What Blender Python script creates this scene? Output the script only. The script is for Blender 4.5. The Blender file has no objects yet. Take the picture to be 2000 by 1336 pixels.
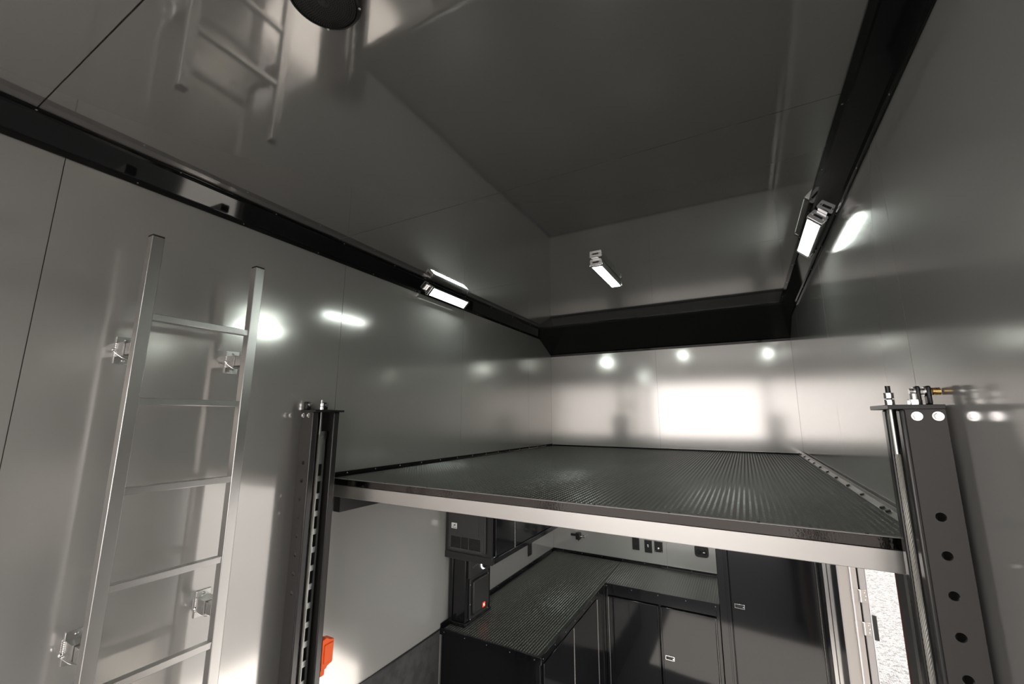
import bpy, bmesh, math, random
from mathutils import Vector, Matrix
random.seed(7)
S = bpy.context.scene
C = S.collection
PI = math.pi
H = 2.39          # camera height above the trailer floor; all coordinates below are relative to the camera's height

# ---------------------------------------------------------------- camera
cam = bpy.data.cameras.new('camera'); camo = bpy.data.objects.new('camera', cam); C.objects.link(camo)
cam.sensor_width = 36.0; cam.lens = 14.7275; cam.clip_start = 0.02; cam.clip_end = 300
yaw, pitch, roll = math.radians(28.721), math.radians(10.185), math.radians(0.201)
f_ = Vector((-math.sin(yaw)*math.cos(pitch), math.cos(yaw)*math.cos(pitch), math.sin(pitch)))
r_ = Vector((math.cos(yaw), math.sin(yaw), 0)); u_ = r_.cross(f_)
rr = math.cos(roll)*r_ + math.sin(roll)*u_; uu = -math.sin(roll)*r_ + math.cos(roll)*u_
camo.matrix_world = Matrix.Translation((-0.0155, -0.012, H)) @ Matrix((rr, uu, -f_)).transposed().to_4x4()
S.camera = camo

# ---------------------------------------------------------------- world, sun, exposure
SKY = 1.8; SUN = 20.0; LED = 17.0
W = bpy.data.worlds.new('sky'); S.world = W; W.use_nodes = True
wn = W.node_tree.nodes; wl = W.node_tree.links; wn.clear()
wo = wn.new('ShaderNodeOutputWorld'); bg = wn.new('ShaderNodeBackground')
tc = wn.new('ShaderNodeTexCoord'); sx = wn.new('ShaderNodeSeparateXYZ'); rp = wn.new('ShaderNodeValToRGB')
wl.new(tc.outputs['Generated'], sx.inputs[0]); wl.new(sx.outputs[2], rp.inputs[0])
rp.color_ramp.elements[0].position = 0.0; rp.color_ramp.elements[0].color = (1.0, 0.935, 0.90, 1)
rp.color_ramp.elements[1].position = 0.8; rp.color_ramp.elements[1].color = (0.74, 0.74, 0.76, 1)
wl.new(rp.outputs[0], bg.inputs[0]); bg.inputs[1].default_value = SKY; wl.new(bg.outputs[0], wo.inputs[0])
sun = bpy.data.lights.new('sun', 'SUN'); suno = bpy.data.objects.new('sun', sun); C.objects.link(suno)
sun.energy = SUN; sun.angle = 0.009; sun.color = (1.0, 0.93, 0.86)
el, az = math.radians(52), math.radians(-7)
sd = Vector((-math.cos(el)*math.cos(az), math.cos(el)*math.sin(az), -math.sin(el)))
suno.rotation_euler = sd.to_track_quat('-Z', 'Y').to_euler(); suno.location = (8, 2, 9)
vs = S.view_settings
vs.view_transform = 'Standard'; vs.look = 'None'; vs.exposure = 1.22; vs.gamma = 1.0; vs.use_curve_mapping = False
S.cycles.use_denoising = True
S.cycles.max_bounces = 10; S.cycles.diffuse_bounces = 6; S.cycles.glossy_bounces = 6
S.cycles.sample_clamp_indirect = 6.0

# ---------------------------------------------------------------- main dimensions (camera-relative)
XL, XR, YF, YR = -2.023, 0.420, 4.635, -1.4
ZC, ZF, ZD, CZ = 0.975, -2.39, -0.323, -1.461      # ceiling, floor, deck top, counter top
ZBEV = 0.885                                        # lower edge of the side cornices

# ---------------------------------------------------------------- mesh helpers
class MB:
    def __init__(s): s.v = []; s.f = []
    def add(s, vs, fs):
        b = len(s.v); s.v += [tuple(p) for p in vs]; s.f += [tuple(i+b for i in q) for q in fs]; return s
    def box(s, x0, x1, y0, y1, z0, z1):
        if x0 > x1: x0, x1 = x1, x0
        if y0 > y1: y0, y1 = y1, y0
        if z0 > z1: z0, z1 = z1, z0
        return s.add([(x0,y0,z0),(x1,y0,z0),(x1,y1,z0),(x0,y1,z0),(x0,y0,z1),(x1,y0,z1),(x1,y1,z1),(x0,y1,z1)],
              [(0,3,2,1),(4,5,6,7),(0,1,5,4),(1,2,6,5),(2,3,7,6),(3,0,4,7)])
    def prism(s, poly, axis, a0, a1):
        # poly: 2d points in the plane of the two other axes (x: (y,z); y: (x,z); z: (x,y))
        n = len(poly)
        def P(p, a):
            return (a, p[0], p[1]) if axis == 'x' else (p[0], a, p[1]) if axis == 'y' else (p[0], p[1], a)
        vs = [P(p, a0) for p in poly] + [P(p, a1) for p in poly]
        fs = [tuple(range(n))[::-1], tuple(range(n, 2*n))] + [(i, (i+1) % n, n+(i+1) % n, n+i) for i in range(n)]
        return s.add(vs, fs)
    def cyl(s, p0, p1, r, n=14, r1=None, cap=True, rot=0.0):
        p0, p1 = Vector(p0), Vector(p1); d = (p1-p0).normalized()
        a = d.orthogonal().normalized(); b = d.cross(a); r1 = r if r1 is None else r1
        vs = []
        for p, q in ((p0, r), (p1, r1)):
            for i in range(n):
                t = 2*PI*i/n + rot; vs.append(p + q*(math.cos(t)*a + math.sin(t)*b))
        fs = [(i, (i+1) % n, n+(i+1) % n, n+i) for i in range(n)]
        if cap: fs += [tuple(range(n))[::-1], tuple(range(n, 2*n))]
        return s.add(vs, fs)
    def lathe(s, p0, d, prof, n=20):
        # prof: list of (r, h) along direction d from p0
        p0 = Vector(p0); d = Vector(d).normalized(); a = d.orthogonal().normalized(); b = d.cross(a); vs = []
        for r, h in prof:
            for i in range(n):
                t = 2*PI*i/n; vs.append(p0 + h*d + r*(math.cos(t)*a + math.sin(t)*b))
        fs = []
        for k in range(len(prof)-1):
            for i in range(n): fs.append((k*n+i, k*n+(i+1) % n, (k+1)*n+(i+1) % n, (k+1)*n+i))
        fs.append(tuple(range(n))[::-1]); m = (len(prof)-1)*n; fs.append(tuple(range(m, m+n)))
        return s.add(vs, fs)
    def tube(s, path, r, n=6):
        path = [Vector(p) for p in path]; vs = []; fs = []; a = None
        for i, p in enumerate(path):
            d = (path[min(i+1, len(path)-1)] - path[max(i-1, 0)]).normalized()
            if a is None: a = d.orthogonal().normalized()
            else: a = (a - a.dot(d)*d).normalized()
            b = d.cross(a)
            for k in range(n):
                t = 2*PI*k/n; vs.append(p + r*(math.cos(t)*a + math.sin(t)*b))
        for i in range(len(path)-1):
            for k in range(n): fs.append((i*n+k, i*n+(k+1) % n, (i+1)*n+(k+1) % n, (i+1)*n+k))
        fs += [tuple(range(n))[::-1], tuple(range((len(path)-1)*n, len(path)*n))]
        return s.add(vs, fs)
    def dome(s, p, d, r, h=None, n=8):
        h = r*0.6 if h is None else h
        return s.lathe(p, d, [(r, 0), (r*0.9, h*0.5), (r*0.5, h*0.92), (r*0.05, h)], n)

def obj(name, mb, mat, parent=None, bevel=0.0, smooth=True, seg=2):
    vs = [Vector((x, y, z+H)) for x, y, z in mb.v]
    if parent is not None: o0 = parent['_o']; o0 = Vector(o0)
    else:
        xs = [v.x for v in vs]; ys = [v.y for v in vs]; zs = [v.z for v in vs]
        o0 = Vector(((min(xs)+max(xs))/2, (min(ys)+max(ys))/2, min(zs)))
    me = bpy.data.meshes.new(name); me.from_pydata([v-o0 for v in vs], [], mb.f); me.update()
    bm = bmesh.new(); bm.from_mesh(me); bmesh.ops.recalc_face_normals(bm, faces=bm.faces); bm.to_mesh(me); bm.free()
    if smooth:
        me.polygons.foreach_set('use_smooth', [True]*len(me.polygons)); me.set_sharp_from_angle(angle=math.radians(35))
    me.materials.append(mat)
    o = bpy.data.objects.new(name, me); C.objects.link(o)
    if parent is not None: o.parent = parent
    else: o.location = o0
    o['_o'] = tuple(o0)
    if bevel > 0:
        m = o.modifiers.new('bevel', 'BEVEL'); m.width = bevel; m.segments = seg; m.limit_method = 'ANGLE'; m.angle_limit = math.radians(40)
    return o
def raw(name, verts, faces, mat, parent):
    # many tiny pieces as one mesh, no normal recalculation
    o0 = Vector(parent['_o']); me = bpy.data.meshes.new(name)
    me.from_pydata([(x-o0.x, y-o0.y, z+H-o0.z) for x, y, z in verts], [], faces); me.update()
    me.materials.append(mat); o = bpy.data.objects.new(name, me); C.objects.link(o); o.parent = parent; o['_o'] = tuple(o0)
    return o
def thing(name, x, y, z, label, cat, group=None):
    o = bpy.data.objects.new(name, None); C.objects.link(o); o.empty_display_size = 0.05
    o.location = (x, y, z+H); o['_o'] = (x, y, z+H); o['label'] = label; o['category'] = cat
    if group: o['group'] = group
    return o
def tag(o, label, cat, group=None):
    o['label'] = label; o['category'] = cat
    if group: o['group'] = group
    return o
def struct(o, label=None, cat=None):
    o['kind'] = 'structure'
    if label: o['label'] = label
    if cat: o['category'] = cat
    return o

# ---------------------------------------------------------------- materials
def mat(name, col, rough=0.5, metal=0.0, ior=1.5, emit=None, es=0.0, coat=0.0):
    m = bpy.data.materials.new(name); m.use_nodes = True; b = m.node_tree.nodes['Principled BSDF']
    b.inputs['Base Color'].default_value = (*col, 1); b.inputs['Roughness'].default_value = rough
    b.inputs['Metallic'].default_value = metal; b.inputs['IOR'].default_value = ior
    b.inputs['Coat Weight'].default_value = coat; b.inputs['Coat Roughness'].default_value = 0.05
    if emit: b.inputs['Emission Color'].default_value = (*emit, 1); b.inputs['Emission Strength'].default_value = es
    return m
def nodes(m): return m.node_tree.nodes, m.node_tree.links, m.node_tree.nodes['Principled BSDF']
def noise_bump(m, scale, dist, strength=1.0, stretch=(1, 1, 1), detail=2.0):
    n, l, b = nodes(m); g = n.new('ShaderNodeNewGeometry'); mp = n.new('ShaderNodeMapping'); mp.inputs['Scale'].default_value = stretch
    t = n.new('ShaderNodeTexNoise'); t.inputs['Scale'].default_value = scale; t.inputs['Detail'].default_value = detail
    bp = n.new('ShaderNodeBump'); bp.inputs['Distance'].default_value = dist; bp.inputs['Strength'].default_value = strength
    l.new(g.outputs['Position'], mp.inputs[0]); l.new(mp.outputs[0], t.inputs['Vector']); l.new(t.outputs['Fac'], bp.inputs['Height'])
    prev = b.inputs['Normal'].links
    if prev: l.new(prev[0].from_socket, bp.inputs['Normal'])
    l.new(bp.outputs[0], b.inputs['Normal']); return m
def noise_col(m, scale, c0, c1, lo=0.35, hi=0.65, stretch=(1, 1, 1), detail=4.0):
    n, l, b = nodes(m); g = n.new('ShaderNodeNewGeometry'); mp = n.new('ShaderNodeMapping'); mp.inputs['Scale'].default_value = stretch
    t = n.new('ShaderNodeTexNoise'); t.inputs['Scale'].default_value = scale; t.inputs['Detail'].default_value = detail
    r = n.new('ShaderNodeValToRGB'); r.color_ramp.elements[0].position = lo; r.color_ramp.elements[1].position = hi
    r.color_ramp.elements[0].color = (*c0, 1); r.color_ramp.elements[1].color = (*c1, 1)
    l.new(g.outputs['Position'], mp.inputs[0]); l.new(mp.outputs[0], t.inputs['Vector']); l.new(t.outputs['Fac'], r.inputs[0])
    l.new(r.outputs[0], b.inputs['Base Color']); return m
def noise_rough(m, scale, r0, r1, stretch=(1, 1, 1)):
    n, l, b = nodes(m); g = n.new('ShaderNodeNewGeometry'); mp = n.new('ShaderNodeMapping'); mp.inputs['Scale'].default_value = stretch
    t = n.new('ShaderNodeTexNoise'); t.inputs['Scale'].default_value = scale; t.inputs['Detail'].default_value = 3
    r = n.new('ShaderNodeMapRange'); r.inputs['From Min'].default_value = 0.3; r.inputs['From Max'].default_value = 0.7
    r.inputs['To Min'].default_value = r0; r.inputs['To Max'].default_value = r1
    l.new(g.outputs['Position'], mp.inputs[0]); l.new(mp.outputs[0], t.inputs['Vector']); l.new(t.outputs['Fac'], r.inputs[0])
    l.new(r.outputs[0], b.inputs['Roughness']); return m

WALLC = (0.56, 0.548, 0.53)
m_wall = mat('glossy_grey_wall_sheet', WALLC, 0.13, 0.56, 1.5)
noise_bump(m_wall, 1.8, 0.004, 0.14, (1, 1, 0.6), 0.0)
m_ceil = mat('glossy_grey_ceiling_sheet', (0.42, 0.41, 0.40), 0.05, 0.70, 1.5)
noise_bump(m_ceil, 1.8, 0.004, 0.16, (1, 1, 1), 0.0)
m_black = mat('gloss_black_sheet', (0.006, 0.006, 0.0065), 0.06, 0.0, 1.5)
noise_bump(m_black, 2.5, 0.003, 0.14, (1, 1, 1), 0.0)
m_blackc = mat('gloss_black_cabinet', (0.008, 0.008, 0.009), 0.08, 0.0, 1.5)
noise_bump(m_blackc, 2.5, 0.003, 0.14, (1, 1, 0.6), 0.0)
m_strip = mat('polished_dark_metal_strip', (0.11, 0.10, 0.095), 0.07, 1.0); noise_bump(m_strip, 160, 0.0006, 0.35)
m_lip = mat('smooth_black_paint', (0.03, 0.029, 0.028), 0.2)
m_hinge = mat('dull_hinge_steel', (0.30, 0.29, 0.28), 0.4, 0.8)
m_satin = mat('satin_black_plate', (0.012, 0.012, 0.012), 0.3)
m_post = mat('textured_black_powder_coat', (0.048, 0.0455, 0.044), 0.36, 0.0, 1.5); noise_bump(m_post, 700, 0.0006, 0.5)
m_deck = mat('dark_rubber_tread', (0.022, 0.024, 0.021), 0.38); noise_col(m_deck, 1.4, (0.019, 0.021, 0.018), (0.032, 0.033, 0.029))
m_bump = mat('tread_studs_painted_sheen', (0.15, 0.15, 0.138), 0.27)  # same rubber as the tread; its sheen is put into a paler colour
m_alu = mat('brushed_aluminium', (0.66, 0.65, 0.635), 0.30, 1.0)
m_beam = mat('satin_aluminium_beam', (0.70, 0.68, 0.655), 0.30, 1.0)
m_chrome = mat('chrome', (0.80, 0.80, 0.80), 0.12, 1.0)
m_zinc = mat('zinc_plated_steel', (0.62, 0.63, 0.61), 0.3, 1.0)
m_galv = mat('galvanised_steel_strip', (0.62, 0.65, 0.63), 0.38, 0.85)
m_cable = mat('steel_wire_rope', (0.46, 0.45, 0.41), 0.45, 0.25)
m_brass = mat('brass_spring', (0.75, 0.52, 0.20), 0.25, 1.0)
m_weld = mat('weld_bead', (0.85, 0.82, 0.80), 0.25, 1.0)
m_orange = mat('orange_plastic', (0.95, 0.11, 0.002), 0.5)
m_red = mat('red_plastic', (0.45, 0.02, 0.01), 0.3)
m_panel = mat('dark_grey_appliance_plastic', (0.035, 0.034, 0.033), 0.45); noise_bump(m_panel, 900, 0.0004, 0.4)
m_void = mat('black_recess', (0.004, 0.004, 0.004), 0.7)
m_white = mat('white_sticker', (0.8, 0.8, 0.8), 0.5)
m_cap = mat('black_rubber_cap', (0.01, 0.01, 0.01), 0.6)
m_wains = mat('charcoal_wall_liner', (0.03, 0.03, 0.031), 0.7)
noise_col(m_wains, 18, (0.022, 0.022, 0.023), (0.042, 0.042, 0.043)); noise_bump(m_wains, 260, 0.001, 0.5)
m_floor = mat('grey_coin_rubber_floor', (0.22, 0.216, 0.21), 0.5); noise_bump(m_floor, 120, 0.001, 0.4)
m_ramp = mat('pale_treadplate_ramp', (0.15, 0.145, 0.14), 0.5)
m_spk = mat('speaker_grille_black', (0.016, 0.015, 0.015), 0.5)
m_jamb = mat('pale_aluminium_jamb', (0.36, 0.33, 0.30), 0.45, 0.3)
m_jambd = mat('grey_door_edge', (0.30, 0.28, 0.27), 0.5)
m_whitep = mat('white_door_skin', (0.55, 0.55, 0.55), 0.35)
m_gasket = mat('dark_red_gasket', (0.10, 0.035, 0.03), 0.6)
m_ring = mat('lit_white_ring', (0.8, 0.8, 0.8), 0.3, emit=(0.9, 0.95, 1.0), es=1.6)
m_redlit = mat('lit_red_logo', (0.8, 0.02, 0.01), 0.4, emit=(1.0, 0.03, 0.01), es=1.5)
m_amber = mat('lit_amber_letters', (1.0, 0.7, 0.4), 0.4, emit=(1.0, 0.75, 0.4), es=2.0)
m_gravel = mat('pale_gravel', (0.45, 0.44, 0.43), 0.9)
def gravel():
    n, l, b = nodes(m_gravel); g = n.new('ShaderNodeNewGeometry'); v = n.new('ShaderNodeTexVoronoi'); v.inputs['Scale'].default_value = 42
    t = n.new('ShaderNodeTexNoise'); t.inputs['Scale'].default_value = 60; t.inputs['Detail'].default_value = 3
    hs = n.new('ShaderNodeSeparateColor'); r = n.new('ShaderNodeValToRGB')
    e = r.color_ramp.elements; e[0].position = 0.0; e[0].color = (0.007, 0.007, 0.007, 1); e[1].position = 0.4; e[1].color = (0.037, 0.0375, 0.038, 1)
    e2 = r.color_ramp.elements.new(1.0); e2.color = (0.062, 0.0625, 0.0635, 1)
    l.new(g.outputs['Position'], v.inputs['Vector']); l.new(v.outputs['Color'], hs.inputs[0]); l.new(hs.outputs[0], r.inputs[0]); l.new(r.outputs[0], b.inputs['Base Color'])
    bp = n.new('ShaderNodeBump'); bp.inputs['Distance'].default_value = 0.012; bp.inputs['Strength'].default_value = 0.8
    l.new(v.outputs['Distance'], bp.inputs['Height']); bp.invert = True; l.new(bp.outputs[0], b.inputs['Normal'])
gravel()
m_lens = bpy.data.materials.new('led_lens'); m_lens.use_nodes = True
def lens():
    n, l, b = nodes(m_lens); b.inputs['Base Color'].default_value = (0.8, 0.8, 0.8, 1); b.inputs['Roughness'].default_value = 0.3
    u = n.new('ShaderNodeUVMap'); sp = n.new('ShaderNodeSeparateXYZ'); l.new(u.outputs[0], sp.inputs[0])
    def wave(i, k):
        a = n.new('ShaderNodeMath'); a.operation = 'MULTIPLY'; a.inputs[1].default_value = k*PI; l.new(sp.outputs[i], a.inputs[0])
        c = n.new('ShaderNodeMath'); c.operation = 'SINE'; l.new(a.outputs[0], c.inputs[0])
        q = n.new('ShaderNodeMath'); q.operation = 'MULTIPLY'; l.new(c.outputs[0], q.inputs[0]); l.new(c.outputs[0], q.inputs[1]); return q
    a, c = wave(0, 14), wave(1, 2)
    p = n.new('ShaderNodeMath'); p.operation = 'MULTIPLY'; l.new(a.outputs[0], p.inputs[0]); l.new(c.outputs[0], p.inputs[1])
    s = n.new('ShaderNodeMath'); s.operation = 'MULTIPLY_ADD'; s.inputs[1].default_value = 3.4*LED; s.inputs[2].default_value = 0.15*LED; l.new(p.outputs[0], s.inputs[0])
    l.new(s.outputs[0], b.inputs['Emission Strength']); b.inputs['Emission Color'].default_value = (0.90, 1.0, 0.93, 1)
lens()

# ================================================================ THE SETTING
# ground outside
g = obj('gravel_ground', MB().box(-40, 40, -40, 40, -3.15, -3.0), m_gravel); struct(g, 'pale speckled gravel ground outside the side door', 'ground')
# floor
o = obj('floor', MB().box(XL-0.05, XR+0.08, YR, YF+0.05, ZF-0.08, ZF), m_floor); struct(o)
# ceiling with panels
ceil = struct(obj('ceiling', MB().box(XL-0.05, XR+0.08, YR, YF+0.05, ZC+0.005, ZC+0.06), m_satin))
G = 0.0012
cs = [YR, -0.855, 0.30, 1.455, 2.61, 3.77, YF]
for a, b in zip(cs[:-1], cs[1:]):
    obj('ceiling_panel', MB().box(XL, XR, a+0.0018, b-0.0018, ZC, ZC+0.005), m_ceil, ceil, smooth=False)
# left wall
wl_ = struct(obj('wall_left', MB().box(XL-0.06, XL-0.004, YR, YF+0.05, ZF, ZC+0.005), m_satin))
ws = [YR, -0.81, 0.402, 1.592, 2.80, 4.02, YF]
for a, b in zip(ws[:-1], ws[1:]):
    obj('wall_panel', MB().box(XL-0.004, XL, a+G, b-G, ZF, ZC), m_wall, wl_, smooth=False)
obj('lower_liner', MB().box(XL, XL+0.006, YR, 2.60, ZF, CZ-0.012), m_wains, wl_)
obj('liner_cap', MB().box(XL, XL+0.008, YR, 2.60, CZ-0.012, CZ-0.004), m_satin, wl_)
# front wall
wf = struct(obj('wall_front', MB().box(XL-0.05, XR+0.08, YF+0.004, YF+0.06, ZF, ZC+0.005), m_satin))
for a, b in ((XL, -0.804), (-0.804, XR)):
    obj('wall_panel', MB().box(a+G*0.6, b-G*0.6, YF, YF+0.004, ZF, ZC), m_wall, wf, smooth=False)
# right wall with the side door opening
DY0, DY1, DZ1 = 2.075, 3.457, -0.40
wr = MB(); wr.box(XR+0.004, XR+0.08, YR, DY0, ZF, ZC+0.005); wr.box(XR+0.004, XR+0.08, DY1, YF+0.05, ZF, ZC+0.005); wr.box(XR+0.004, XR+0.08, DY0, DY1, DZ1, ZC+0.005)
wr_ = struct(obj('wall_right', wr, m_satin))
for a, b in zip(ws[:-1], ws[1:]):
    m = MB()
    for y0, y1, z0, z1 in ((max(a, YR), min(b, DY0), ZF, ZC), (max(a, DY0), min(b, DY1), DZ1, ZC), (max(a, DY1), min(b, YF), ZF, ZC)):
        if y1 - y0 > 0.003: m.box(XR, XR+0.004, y0+(G if y0 == a else 0), y1-(G if y1 == b else 0), z0, z1)
    obj('wall_panel', m, m_wall, wr_, smooth=False)
obj('lower_liner', MB().box(XR-0.005, XR, 3.52, 3.985, ZF, -0.44), m_blackc, wr_)
# rear frame with the open ramp doorway
rf = MB(); rf.box(XL-0.05, XR+0.08, YR-0.06, YR, 0.80, ZC+0.06); rf.box(XL-0.05, XL+0.06, YR-0.06, YR, ZF, 0.80); rf.box(XR-0.06, XR+0.08, YR-0.06, YR, ZF, 0.80)
struct(obj('wall_rear', rf, m_wall))
# outer skin of the roof edge and a ramp lying open behind
rm = MB(); rm.add([(XL+0.06, YR-0.05, ZF-0.01), (XR-0.06, YR-0.05, ZF-0.01), (XR-0.06, YR-2.7, -2.99), (XL+0.06, YR-2.7, -2.99),
                   (XL+0.06, YR-0.05, ZF-0.07), (XR-0.06, YR-0.05, ZF-0.07), (XR-0.06, YR-2.7, -3.0), (XL+0.06, YR-2.7, -3.0)],
                  [(0,1,2,3),(4,7,6,5),(0,4,5,1),(1,5,6,2),(2,6,7,3),(3,7,4,0)])
struct(obj('door_2', rm, m_ramp), 'rear ramp door lowered to the gravel', 'ramp door')

# cornices (black bevelled trims)
def cornice_side(name, s, screws=True):
    # s = +1 for the left wall (profile grows to +x), -1 for the right wall
    x0 = XL if s > 0 else XR
    P = lambda d, z: (x0 + s*d, z)
    prof = [P(0.0005, ZBEV), P(0.006, ZBEV), P(0.007, ZBEV+0.018), P(0.016, ZBEV+0.022), P(0.074, ZC-0.014), P(0.078, ZC-0.006), P(0.098, ZC-0.006), P(0.098, ZC-0.0005), P(0.0005, ZC-0.0005)]
    m = MB(); m.prism(prof, 'y', YR+0.002, 4.40)
    o = struct(obj(name, m, m_black, smooth=False))
    sc = MB(); y = -0.6
    while y < 4.1:
        sc.dome((x0+s*0.006, y, ZBEV+0.009), (s, 0, 0), 0.0032, 0.002, 8); sc.dome((x0+s*0.088, y+0.1, ZC-0.006), (0, 0, -1), 0.0032, 0.002, 8); y += 0.40
    k = obj('trim_screws', sc, m_hinge, o); k['kind'] = 'stuff'
    return o
cornice_side('trim_1', 1); cornice_side('trim_2', -1)
# front cornice: larger slope
m = MB(); m.prism([(YF-0.0005, 0.718), (YF-0.006, 0.718), (YF-0.010, 0.741), (YF-0.030, 0.748), (4.15, ZC-0.012), (4.13, ZC-0.006), (4.105, ZC-0.006), (4.105, ZC-0.0005), (YF-0.0005, ZC-0.0005)], 'x', XL+0.001, XR-0.001)
struct(obj('trim_3', m, m_black, smooth=False))

# side door: jamb, trims, hinges, slab folded back against the outside
d1 = struct(obj('door_1', MB().box(XR-0.004, XR+0.085, DY1-0.012, DY1+0.012, ZF, DZ1), m_jamb))
obj('jamb_rib', MB().box(XR-0.012, XR-0.004, DY1-0.014, DY1+0.004, ZF, DZ1), m_jambd, d1)
obj('jamb_rib', MB().box(XR-0.008, XR+0.002, DY1+0.008, DY1+0.030, ZF, DZ1), m_alu, d1)
obj('jamb_rib', MB().box(XR+0.050, XR+0.058, DY1-0.020, DY1-0.012, ZF, DZ1), m_whitep, d1)
obj('door_slab', MB().box(XR+0.094, XR+0.128, DY1-0.01, DY1+1.36, ZF+0.02, DZ1), m_jambd, d1, bevel=0.003)
obj('door_skin', MB().box(XR+0.128, XR+0.133, DY1-0.012, DY1+1.36, ZF+0.02, DZ1), m_whitep, d1)
for z in (-0.62, -1.06, -1.24, -1.95):
    hb = MB(); hb.box(XR+0.045, XR+0.122, DY1-0.016, DY1-0.0115, z-0.035, z+0.035)
    h_ = obj('hinge_plate', hb, m_jamb, d1)
    hb = MB(); hb.cyl((XR+0.088, DY1-0.018, z-0.034), (XR+0.088, DY1-0.018, z+0.034), 0.006, 10); obj('hinge_pin', hb, m_jambd, h_)
    hb = MB()
    for dx, dz in ((0.052, 0.022), (0.056, 0), (0.052, -0.022), (0.112, 0.02), (0.116, 0), (0.112, -0.02)): hb.dome((XR+dx, DY1-0.016, z+dz), (0, -1, 0), 0.004, 0.002, 8)
    k = obj('hinge_screws', hb, m_zinc, h_); k['kind'] = 'stuff'
obj('latch_block', MB().box(XR+0.133, XR+0.158, DY1-0.005, DY1+0.05, -1.30, -1.16), m_satin, d1, bevel=0.004)
# near jamb trims (dark), header and sill
obj('inner_trim', MB().box(XR-0.008, XR-0.0005, DY0-0.115, DY0-0.012, ZF, -0.45), m_post, d1, bevel=0.002)
obj('inner_trim', MB().box(XR-0.012, XR-0.0005, DY0-0.16, DY0-0.118, ZF, -0.45), m_alu, d1, bevel=0.002)
obj('gasket', MB().box(XR-0.010, XR+0.006, DY0-0.012, DY0+0.002, ZF, DZ1), m_gasket, d1)
obj('header_trim', MB().box(XR-0.008, XR-0.0005, DY0-0.1, DY1+0.03, DZ1, DZ1+0.04), m_satin, d1)

# ================================================================ LIFT DECK
deck = thing('lift_deck', -0.80, 3.1, -0.44, 'raised dark studded rubber lift deck with a silver front beam', 'deck')
DX0, DX1, DYF = -2.005, 0.398, 1.572
obj('deck_plate', MB().box(DX0, DX1, DYF+0.006, YF-0.012, ZD-0.03, ZD-0.0015), m_deck, deck)
obj('under_frame', MB().box(DX0+0.02, DX1-0.02, DYF+0.06, YF-0.03, -0.411, ZD-0.032), m_satin, deck)
obj('front_beam', MB().box(DX0+0.02, DX1-0.05, DYF-0.002, DYF+0.05, -0.414, -0.354), m_beam, deck, bevel=0.0015)
ft = obj('front_trim', MB().box(DX0+0.005, DX1-0.04, DYF-0.005, DYF+0.012, -0.3525, -0.3225), m_strip, deck, bevel=0.001)
obj('trim_lip', MB().box(DX0+0.005, DX1-0.04, DYF-0.004, DYF+0.008, -0.3225, -0.3200), m_hinge, deck)
bb = MB()
for i in range(9):
    x = -1.86 + i*0.265; bb.cyl((x, DYF+0.002, -0.320), (x, DYF+0.002, -0.3165), 0.0045, 8)
k = obj('trim_screws', bb, m_satin, deck); k['kind'] = 'stuff'
obj('side_beam', MB().box(XL+0.002, XL+0.05, DYF+0.06, 4.5, -0.508, -0.415), m_satin, deck, bevel=0.002)
# upstands along the walls
lu = obj('side_trim', MB().prism([(DX0-0.012, ZD-0.02), (DX0-0.012, ZD+0.022), (DX0-0.007, ZD+0.022), (DX0-0.007, ZD+0.003), (DX0+0.018, ZD+0.003), (DX0+0.018, ZD-0.001), (DX0-0.007, ZD-0.001), (DX0-0.007, ZD-0.02)], 'y', DYF+0.01, YF-0.004), m_black, deck, smooth=False)
sc = MB()
for i in range(14): sc.dome((DX0-0.007, 1.70+i*0.21, ZD+0.012), (1, 0, 0), 0.004, 0.002, 8)
k = obj('trim_screws', sc, m_zinc, deck); k['kind'] = 'stuff'
ru = obj('side_strip', MB().prism([(DX1-0.014, ZD-0.001), (DX1-0.014, ZD+0.003), (DX1+0.006, ZD+0.012), (DX1+0.008, ZD+0.024), (DX1+0.011, ZD+0.024), (DX1+0.010, ZD-0.001)], 'y', DYF+0.01, YF-0.012), m_alu, deck, smooth=False)
for y in (1.95, 2.02, 2.32, 2.60, 2.90, 3.18, 3.46, 3.74, 4.02, 4.30, 4.55):
    b_ = MB(); b_.cyl((DX1-0.006, y, ZD+0.0065), (DX1-0.008, y, ZD+0.012), 0.008, 10); obj('strip_bolt', b_, m_satin, ru)
obj('rear_trim', MB().box(DX0, DX1, YF-0.012, YF-0.004, ZD-0.02, ZD+0.014), m_black, deck)
def studs(rects, z, clip=None, px=0.0197, py=0.0113, hgt=0.0016):
    V = []; F = []
    for x0, x1, y0, y1 in rects:
        nx = int((x1-x0)/px); ny = int((y1-y0)/py)
        for j in range(ny):
            y = y0 + (j+0.5)*py; sg = 1 if j % 2 else -1; ca, sa = math.cos(sg*0.62), math.sin(sg*0.62)
            for i in range(nx):
                x = x0 + (i+0.5)*px
                b = len(V)
                for u, w, h in ((-0.0056, -0.0021, 0), (0.0056, -0.0021, 0), (0.0056, 0.0021, 0), (-0.0056, 0.0021, 0), (-0.0033, 0, hgt), (0.0033, 0, hgt)):
                    V.append((x + u*ca - w*sa, y + u*sa + w*ca, z + h))
                F += [(b, b+1, b+5, b+4), (b+2, b+3, b+4, b+5), (b+1, b+2, b+5), (b+3, b, b+4)]
    return V, F
V, F = studs([(DX0+0.02, DX1-0.018, DYF+0.012, YF-0.02)], ZD-0.0016)
k = raw('tread_studs', V, F, m_bump, deck); k['kind'] = 'stuff'

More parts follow.
